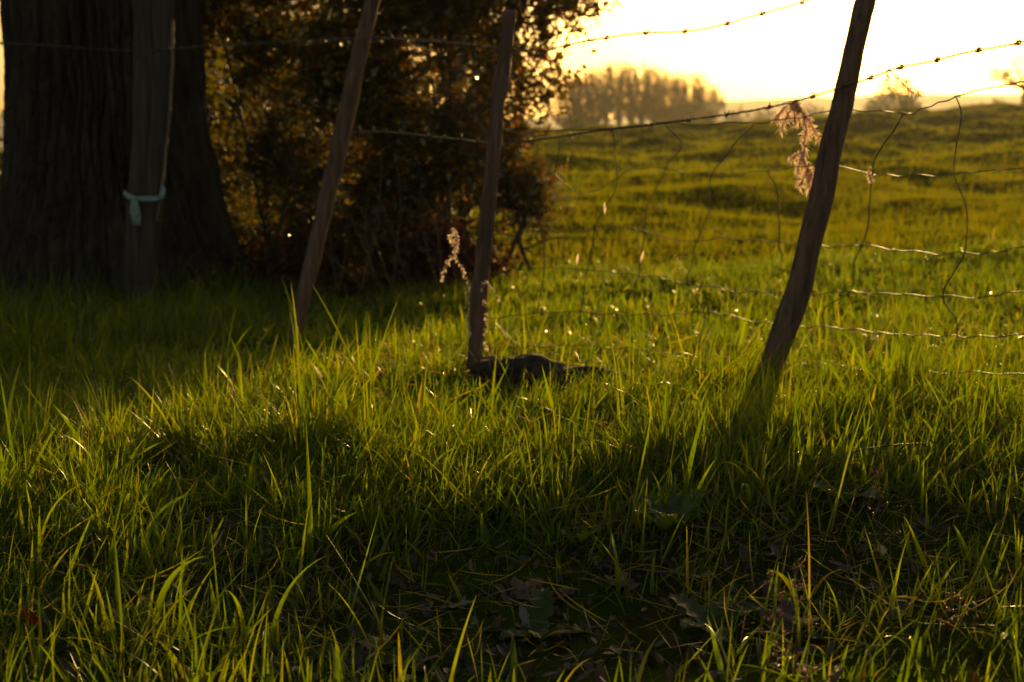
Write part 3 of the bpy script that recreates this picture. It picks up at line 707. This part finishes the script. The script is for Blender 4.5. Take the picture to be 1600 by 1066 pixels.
GB = 'dense trees added well behind the hedge to block the sky'  # added backing trees: hide sky behind the thin hedge, clear of the sun
def B2(px, py, D, rx, ry, rz): p = at(px, py, D); return (p[0], p[1], p[2], rx, ry, rz)
shrub('backing_tree', gb(420, 24), [B2(420, 60, 24, 1.5, 1.2, 1.9), B2(330, 110, 24.4, 1.5, 1.2, 1.5), B2(400, 170, 23.8, 1.2, 1.0, 1.1), B2(330, 250, 23.5, 1.4, 1.2, 1.2), B2(520, 240, 23.5, 1.2, 1.2, 1.3)], M_green, 'added dense dark tree blocking the sky behind the hedge next to the big trunk', 'tree', 3200, 12, .085, 8, .15, -.1, group=GB)
shrub('backing_tree', gb(640, 25), [B2(640, 60, 25, 1.35, 1.2, 1.9), B2(600, 260, 24.5, 1.3, 1.2, 1.2), B2(720, 250, 24.5, .9, 1.2, 1.1), B2(740, 120, 25, .6, 1, .9)], M_green, 'added dense dark tree blocking the sky behind the bronze shrub, ending where the bright sky starts', 'tree', 1700, 12, .085, 8, .15, -.05, group=GB)

# bare stems leaning out of the bramble, lit by the low sun
mb = MB(); bt = gb(640, 8.3)
for k in range(14):
    px = random.uniform(480, 730); s0 = np.array(gb(px, random.uniform(8.0, 8.5))); hgt = random.uniform(.3, .75)
    e_ = s0 + [random.uniform(-.35, .25), random.uniform(-.1, .1), hgt]; mid = (s0 + e_) / 2 + [random.uniform(-.1, .1), 0, .08]
    mb.tube(spline([s0, mid, e_], 12), np.linspace(.0026, .0008, 12), 5)
o = mb.build('dead_stems', M_stem, None, True, bt); o.location = bt; tag(o, 'thin bare dead stems sticking up through the rust-brown leaves', 'dead stems', kind='stuff')

# ------------------------------------------------------------------ far trees
def pollard(px, D, top_py, wpx, label, seed, group='bare pollard trees of the far copse', name='pollard_tree'):
    rs = random.Random(seed); p = at(px, 200, D); x = p[0]; zb = float(H(x, D)); ztop = at(px, top_py, D)[2]; hh = (ztop - zb) * 1.2; W_ = 2.1 * wpx * D / F
    e = empty(name, (x, D, zb), label, 'tree', group); th = hh * rs.uniform(.50, .60)
    t = MB(); t.tube(spline([(0, 0, -.3), (rs.uniform(-.1, .1), 0, th * .5), (rs.uniform(-.2, .2), 0, th)], 10), np.linspace(.42, .30, 10), 10, noise=.12); t.build('trunk', M_far, e)
    c = MB()
    for k in range(95):
        s0 = np.array([rs.gauss(0, .25), rs.gauss(0, .25), th * rs.uniform(.80, 1.02)])
        u_ = rs.uniform(-1, 1); sp_ = u_ * .62 * W_; top = rs.uniform(.93, 1.0) * (1 - .22 * u_ * u_)
        e1 = np.array([sp_, rs.gauss(0, .3) * W_, hh * top]); m_ = s0 * .5 + e1 * .5 + [sp_ * .25, 0, 0]
        c.tube(spline([s0, m_, e1], 7), np.linspace(.05, .014, 7), 3, cap=False)
        for w_ in range(5):
            q0 = m_ + (e1 - m_) * rs.uniform(.1, .95); q1 = q0 + np.array([rs.gauss(0, .28), rs.gauss(0, .2), rs.uniform(.2, .8)]); c.tube([q0, q1], [.016, .008], 3, cap=False)
    c.build('crown', M_far, e); return e
cop = [(888, 146, 30, 'leftmost'), (908, 138, 28, 'second from left'), (928, 132, 30, 'third from left'), (946, 126, 30, 'fourth from left'), (966, 124, 30, 'fifth from left'), (986, 127, 28, 'sixth from left'), (1004, 124, 28, 'seventh from left'),
       (1024, 130, 28, 'eighth from left'), (1044, 136, 26, 'ninth from left'), (1064, 138, 30, 'third from right'), (1084, 140, 28, 'second from right'), (1106, 152, 22, 'rightmost')]
for k, (px, tp, wp, wh) in enumerate(cop):
    pollard(px, 150 + (k * 7) % 13, tp, wp, 'bare pollard tree in the far copse on the skyline, %s of twelve' % wh, 100 + k)

def baretree(px, D, top_py, wpx, label, seed, rise=.3):
    rs = random.Random(seed); p = at(px, 200, D); x = p[0]; zb = float(H(x, D)); hh = at(px, top_py, D)[2] - zb; W_ = 1.7 * wpx * D / F
    e = empty('bare_tree', (x, D, zb), label, 'tree')
    t = MB(); t.tube(spline([(0, 0, -.3), (.1, 0, hh * .3), (0, 0, hh * .62)], 12), np.linspace(.38, .14, 12), 10, noise=.1); t.build('trunk', M_far, e)
    c = MB()
    def grow(p0, d, ln, r, lev):
        p1_ = p0 + d * ln * .5 + np.array([rs.gauss(0, .06), rs.gauss(0, .06), 0]) * ln; p2_ = p0 + d * ln
        c.tube(spline([p0, p1_, p2_], 5), np.linspace(r, r * .55, 5), 4 if lev else 5, cap=False)
        if lev == 0: return
        for q in range(4):
            f = rs.uniform(.45, 1); st = p0 + d * ln * f
            nd = d + np.array([rs.gauss(0, .5), rs.gauss(0, .5), rs.gauss(.12, .3)]); nd /= np.linalg.norm(nd)
            grow(st, nd, ln * rs.uniform(.5, .72), max(r * .5, .012), lev - 1)
    for k in range(13):
        a = rs.uniform(0, 6.28); el = rs.uniform(.2, 1.2); d = np.array([math.cos(a) * math.cos(el), math.sin(a) * math.cos(el), math.sin(el)])
        grow(np.array([0, 0, hh * rs.uniform(rise, .6)]), d, W_ * rs.uniform(.20, .30), .13, 3)
    c.build('crown', M_far, e); return e
baretree(1596, 120, 80, 75, 'bare spreading tree at the far right end of the skyline', 5)
baretree(1424, 135, 103, 48, 'bare tree rising above the dark round one on the skyline, right of the leaning post', 9)
baretree(1524, 135, 132, 30, 'small lone bare sapling between the two larger skyline trees', 12)
def roundtree(px, D, top_py, wpx, label, seed, nm='round_tree', n=1500, sz=.22):
    p = at(px, 200, D); x = p[0]; zb = float(H(x, D)); hh = at(px, top_py, D)[2] - zb; W_ = wpx * D / F
    e = empty(nm, (x, D, zb), label, 'tree'); t = MB(); t.tube(spline([(0, 0, -.3), (0.1, 0, hh * .4), (0, 0, hh * .7)], 8), np.linspace(.3, .1, 8), 8, noise=.1); t.build('trunk', M_far, e)
    d = rng.normal(0, 1, (n, 3)); d /= np.linalg.norm(d, axis=1)[:, None]; rr = (.3 + .7 * rng.random(n)) * (1 + .1 * rng.normal(0, 1, n))
    P = np.array([0, 0, hh * .62]) + d * rr[:, None] * [W_ / 2, W_ / 2, hh * .40]
    kv = np.array([mnoise.noise(Vector(q * .9 + Vector((seed, 0, 0)) if False else q * .9 + seed)) for q in P]) > -.15
    c = MB(); leaf_cloud(c, P[kv], sz); c.build('crown', M_dark, e, False); return e
roundtree(1396, 130, 119, 84, 'dark dense round tree on the skyline just right of the leaning post', 4)
roundtree(1366, 150, 150, 40, 'smaller dark tree half hidden by the leaning post on the skyline', 8)
for k, (px, tp, wp, lb_) in enumerate([(1150, 168, 44, 'left one of three'), (1195, 171, 50, 'middle one of three'), (1262, 158, 60, 'right one of three, nearest the leaning post')]):
    roundtree(px, 290 + 17 * k, tp, wp, 'faint hazy tree between copse and leaning post, %s' % lb_, 20 + k, n=1100, sz=.5)

# ------------------------------------------------------------------ small plants and leaves in the foreground
def flatleaf(pts, mat, centre, label, cat, name, size, tilt, seed, group, curlv=.25, droop=0):
    """lobed leaf from an outline (unit size), curled, with thickness"""
    rs = random.Random(seed); o2 = np.array(pts, float); n = len(o2)
    rings = 5; V = [[0, 0, 0]]
    for r_ in range(1, rings + 1):
        f = r_ / rings
        for (u, v) in o2:
            zc = curlv * (f ** 2) * (u * u - .4 * v * v) + .05 * math.sin(7 * u * f + seed) * f + .04 * math.sin(9 * v * f)
            V.append([u * f, v * f, zc])
    T = [[0, 1 + i, 1 + (i + 1) % n] for i in range(n)]; Q = []
    for r_ in range(rings - 1):
        a = 1 + r_ * n; b_ = a + n
        for i in range(n): Q.append([a + i, b_ + i, b_ + (i + 1) % n, a + (i + 1) % n])
    V = np.array(V) * size
    mb = MB(); mb.add(V, Q, T, (rs.random(), rs.random(), 0))
    mb.tube(np.array([[0, -.95, .01], [0, -.5, -.02], [0, 0, 0]]) * size, .0012, 5, tint=(1, 0, 0))
    o = mb.build(name, mat, None, True); o.location = centre; o.rotation_euler = tilt
    md = o.modifiers.new('thickness', 'SOLIDIFY'); md.thickness = .0006
    return tag(o, label, cat, group)
def lobed(k=5, depth=.45, seed=0, n=60):
    rs = random.Random(seed); out = []
    for i in range(n):
        a = 2 * math.pi * i / n; r_ = 1 - depth * (0.5 - 0.5 * math.cos(k * a + 3.14 * (k % 2))) ** .8
        r_ *= 1 + .06 * math.sin(a * 17 + seed) ; r_ *= .75 + .25 * math.cos(a - math.pi / 2)
        out.append((r_ * math.cos(a), r_ * math.sin(a)))
    return out
M_deadgrey = leafmat('grey_dead_leaf', [(0, (.10, .085, .065)), (1, (.20, .17, .13))], trans=.25, tgain=(1.1, .9, .7), rough=.5)
M_deadred = leafmat('red_dead_leaf', [(0, (.12, .025, .012)), (1, (.20, .05, .02))], trans=.4, tgain=(1.8, .8, .5), rough=.5)
M_deadbrown = leafmat('brown_dead_leaf', [(0, (.08, .04, .022)), (1, (.15, .075, .045))], trans=.3, tgain=(1.4, 1, .8), rough=.5)
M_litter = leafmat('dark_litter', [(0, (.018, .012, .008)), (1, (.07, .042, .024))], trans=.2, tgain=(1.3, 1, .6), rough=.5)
GL = 'fallen leaves among the grass'
leaves = [(825, 975, M_deadgrey, 'pale grey lobed fallen leaf in the dark dip at the bottom', .050), (862, 935, M_deadred, 'dull red fallen leaf touching the pale grey one', .042),
          (820, 925, M_deadbrown, 'dark brown fallen leaf above the pale grey one', .045), (1225, 975, M_deadbrown, 'large brown fallen leaf under the reddish seed heads', .060),
          (1255, 1000, M_deadbrown, 'curled brown leaf right of the large one under the seed heads', .045), (48, 968, M_deadred, 'rust-red leaf standing in the grass near the lower left corner', .032),
          (710, 945, M_deadgrey, 'grey fallen leaf left of the dark dip', .040), (975, 910, M_deadbrown, 'brown fallen leaf in shade right of the dip', .045),
          (636, 716, M_deadred, 'tiny red leaf caught in the sunlit grass mid-picture', .012), (1333, 680, M_deadred, 'small orange-red leaf in the sunlit grass at the right', .013),
          (235, 850, M_deadbrown, 'brown leaf in the shaded grass at the left', .034), (1395, 965, M_deadbrown, 'crumpled brown leaf at the bottom right, behind tall blades', .036)]
for k, (px, py, mt, lb_, sz) in enumerate(leaves):
    lift = .035 if k in (5, 8, 9) else .012
    c = gpt(px, py, lift); flatleaf(lobed([5, 3, 4][k % 3], .45, k), mt, tuple(c), lb_, 'leaf', 'fallen_leaf', sz, (random.uniform(.1, .7) + (.8 if k in (5, 8, 9) else 0), random.uniform(-.4, .4), random.uniform(0, 6)), k, GL)

def broadplant(px, py, label, nl, ln, seed, flat=.5, wd=.3):
    rs = random.Random(seed); c = gpt(px, py, .0); e = empty('broadleaf_plant', tuple(c), label, 'plant', 'broad-leaved weeds in the grass')
    for k in range(nl):
        mb = MB(); a = 2 * math.pi * k / nl + rs.uniform(-.3, .3); L_ = ln * rs.uniform(.7, 1.15); n = 14; V = []
        lean = rs.uniform(.5, 1.0) * flat * 1.6; rr = 0; zz = 0
        for i in range(n):
            s = i / (n - 1); ang = lean + s * .7; rr += math.sin(ang) * L_ / n; zz += math.cos(ang) * L_ / n
            w_ = wd * L_ * (math.sin(math.pi * min(s * .85 + .1, 1)) ** .8) * (1 - .35 * (i % 3 == 0)) * .5 + .001
            for u in (-1, -.5, 0, .5, 1):
                V.append([rr * math.cos(a) - math.sin(a) * w_ * u, rr * math.sin(a) + math.cos(a) * w_ * u, zz + abs(u) * w_ * .35 + .003 * math.sin(i * 1.7 + u * 3)])
        Q = [[i * 5 + j, i * 5 + j + 1, i * 5 + j + 6, i * 5 + j + 5] for i in range(n - 1) for j in range(4)]
        mb.add(V, Q, None, (rs.random(), 0, 0)); mb.build('leaf', M_broad, e)
    return e
broadplant(560, 1040, 'broad green leafy weed at the bottom edge, left of the dip', 6, .13, 1, .9, .5)
broadplant(1050, 850, 'wavy-edged green weed catching the sun beside the dip', 6, .11, 2, .35, .45)
broadplant(905, 860, 'small leafy weed at the far rim of the dip', 5, .07, 3, .4, .5)
broadplant(1310, 790, 'broad round-leaved weed low in the grass at the right', 5, .10, 4, .6, .7)
broadplant(840, 1000, 'flat dark green weed under the pale grey fallen leaf', 5, .10, 5, .8, .4)
broadplant(1110, 990, 'dark leafy weed between the dip and the reddish seed heads', 5, .09, 6, .7, .5)

M_seed = leafmat('reddish_seed', [(0, (.30, .12, .07)), (1, (.5, .26, .16))], trans=.4, tgain=(1.2, 1, .8), rough=.25, spec=.8)
def seedhead(px, py, top_py, lean, label, seed):
    rs = random.Random(seed); c = gpt(px, py); D = c[1]; top = at(px + lean, top_py, D); e = empty('seed_head', tuple(c), label, 'seed head', 'reddish seed heads at the lower right')
    st = MB(); P = spline([c, (c + top) / 2 + [.004, 0, .005], top], 20); st.tube(P, np.linspace(.0009, .0005, 20), 5)
    sd_ = MB()
    for k in range(16):
        i = rs.randint(7, 19); a = rs.uniform(0, 6.28); ln = rs.uniform(.012, .032) * (1.25 - i / 26); d = np.array([math.cos(a), .6 * math.sin(a), rs.uniform(.1, .6)])
        q = P[i] + d * ln; st.tube([P[i], (P[i] + q) / 2 + [0, 0, .001], q], .00035, 4)
        for w_ in range(3):
            cc = q + np.array([rs.gauss(0, .0022), rs.gauss(0, .0022), rs.gauss(0, .0022)]); r_ = rs.uniform(.0009, .0016)
            sd_.tube([cc - [0, 0, r_ * 1.3], cc - [0, 0, r_ * .5], cc + [0, 0, r_ * .5], cc + [0, 0, r_ * 1.3]], [r_ * .35, r_, r_, r_ * .35], 6)
    st.build('stem', M_stem, e, True, c); sd_.build('seeds', M_seed, e, True, c); return e
seedhead(1215, 1062, 905, -12, 'reddish seed head left of its taller neighbour above the large brown leaf', 1)
seedhead(1240, 1064, 880, 2, 'tallest reddish seed head above the large brown leaf', 2)
seedhead(1222, 1100, 1010, 6, 'low seed head at the bottom edge under the large brown leaf', 3)
seedhead(1265, 1100, 1040, -6, 'shortest seed head, lying at the bottom edge', 4)
seedhead(1374, 900, 735, -6, 'upright reddish seed head under the arching dead stem', 5)
seedhead(1500, 1010, 935, -8, 'lone small seed head near the lower right corner', 6)

def arch(pix, D, label, r=.0016):
    P = spline([at(px, py, D + dd) for px, py, dd in pix], 50); mb = MB(); mb.tube(P, np.linspace(r, r * .4, 50), 6, noise=.15)
    c = P[0]
    for k in range(26):
        i = random.randint(18, 48); q = P[i] + rng.normal(0, .0022, 3); mb.tube([q - [.002, 0, .001], q, q + [.003, 0, .001]], [.0003, .0009, .0003], 5)
    o = mb.build('dead_stalk', M_stem, None, True, c); o.location = c; return tag(o, label, 'dead stalk', 'arching dead stalks in the grass')
arch([(1225, 800, 0), (1262, 745, .02), (1310, 712, .03), (1380, 697, .03), (1450, 692, .02), (1472, 692, .0)], 2.72, 'longest dark dead stalk arching over the sunlit grass at the right')
arch([(1240, 795, 0), (1290, 730, .02), (1350, 708, .03), (1400, 710, .03), (1444, 717, .02)], 2.76, 'thinner dead stalk arching just beneath the longest one')
arch([(945, 878, 0), (975, 868, .02), (1010, 880, .03), (1060, 882, .03), (1110, 895, .0)], 2.52, 'short pale stalk curving over the dark dip')
arch([(545, 800, 0), (585, 800, .02), (625, 826, .03), (652, 868, .0)], 2.67, 'bent dry stalk left of the dark dip')

# leaf litter in the dip
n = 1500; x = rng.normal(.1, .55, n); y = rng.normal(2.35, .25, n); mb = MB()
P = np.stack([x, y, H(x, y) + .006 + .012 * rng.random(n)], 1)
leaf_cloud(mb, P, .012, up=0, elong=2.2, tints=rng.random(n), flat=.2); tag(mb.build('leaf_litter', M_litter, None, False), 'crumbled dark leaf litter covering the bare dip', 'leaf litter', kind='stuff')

# ------------------------------------------------------------------ dew
def dew():
    x1, y1 = scatter_wedge(1500, 2.7, 7.0, -.42, .42, 1.2)
    n = len(x1); P = np.stack([x1, y1, H(x1, y1) + rng.uniform(.04, .11, n)], 1); r_ = rng.uniform(.0007, .0015, n) * (1 + .25 * (y1 - 2).clip(0))
    ico = bpy.data.meshes.new('t'); import bmesh; bm = bmesh.new(); bmesh.ops.create_icosphere(bm, subdivisions=2, radius=1); V0 = np.array([v.co[:] for v in bm.verts]); T0 = np.array([[v.index for v in f.verts] for f in bm.faces]); bm.free(); bpy.data.meshes.remove(ico)
    V = (P[:, None, :] + V0[None] * r_[:, None, None]).reshape(-1, 3); T = (np.arange(n)[:, None, None] * len(V0) + T0[None]).reshape(-1, 3)
    m, N, L = newmat('dew_drop'); b = N['Principled BSDF']; b.inputs['Base Color'].default_value = (.45, .34, .18, 1); b.inputs['Roughness'].default_value = .15; b.inputs['Metallic'].default_value = 1.0
    tag(mesh_from('dew', V, T, m, True), 'tiny glinting dew drops scattered over the grass', 'dew', kind='stuff')
dew()

# ------------------------------------------------------------------ haze
def haze():
    x0, x1, y0, y1, z0, z1 = -880, 880, -330, 1180, -12, 48
    V = [(x, y, z) for z in (z0, z1) for y in (y0, y1) for x in (x0, x1)]
    Fc = np.array([(0, 1, 3, 2), (4, 6, 7, 5), (0, 4, 5, 1), (1, 5, 7, 3), (3, 7, 6, 2), (2, 6, 4, 0)])[:, ::-1]
    m, N, L = newmat('haze_air'); N.remove(N['Principled BSDF']); v = N.new('ShaderNodeVolumePrincipled')
    v.inputs['Color'].default_value = (.95, .93, .9, 1); v.inputs['Density'].default_value = 0.00019; v.inputs['Anisotropy'].default_value = 0.65
    L.new(v.outputs[0], N['Material Output'].inputs['Volume'])
    tag(mesh_from('haze', V, Fc, m), 'warm evening haze over the far field and horizon', 'haze', kind='stuff')
haze()
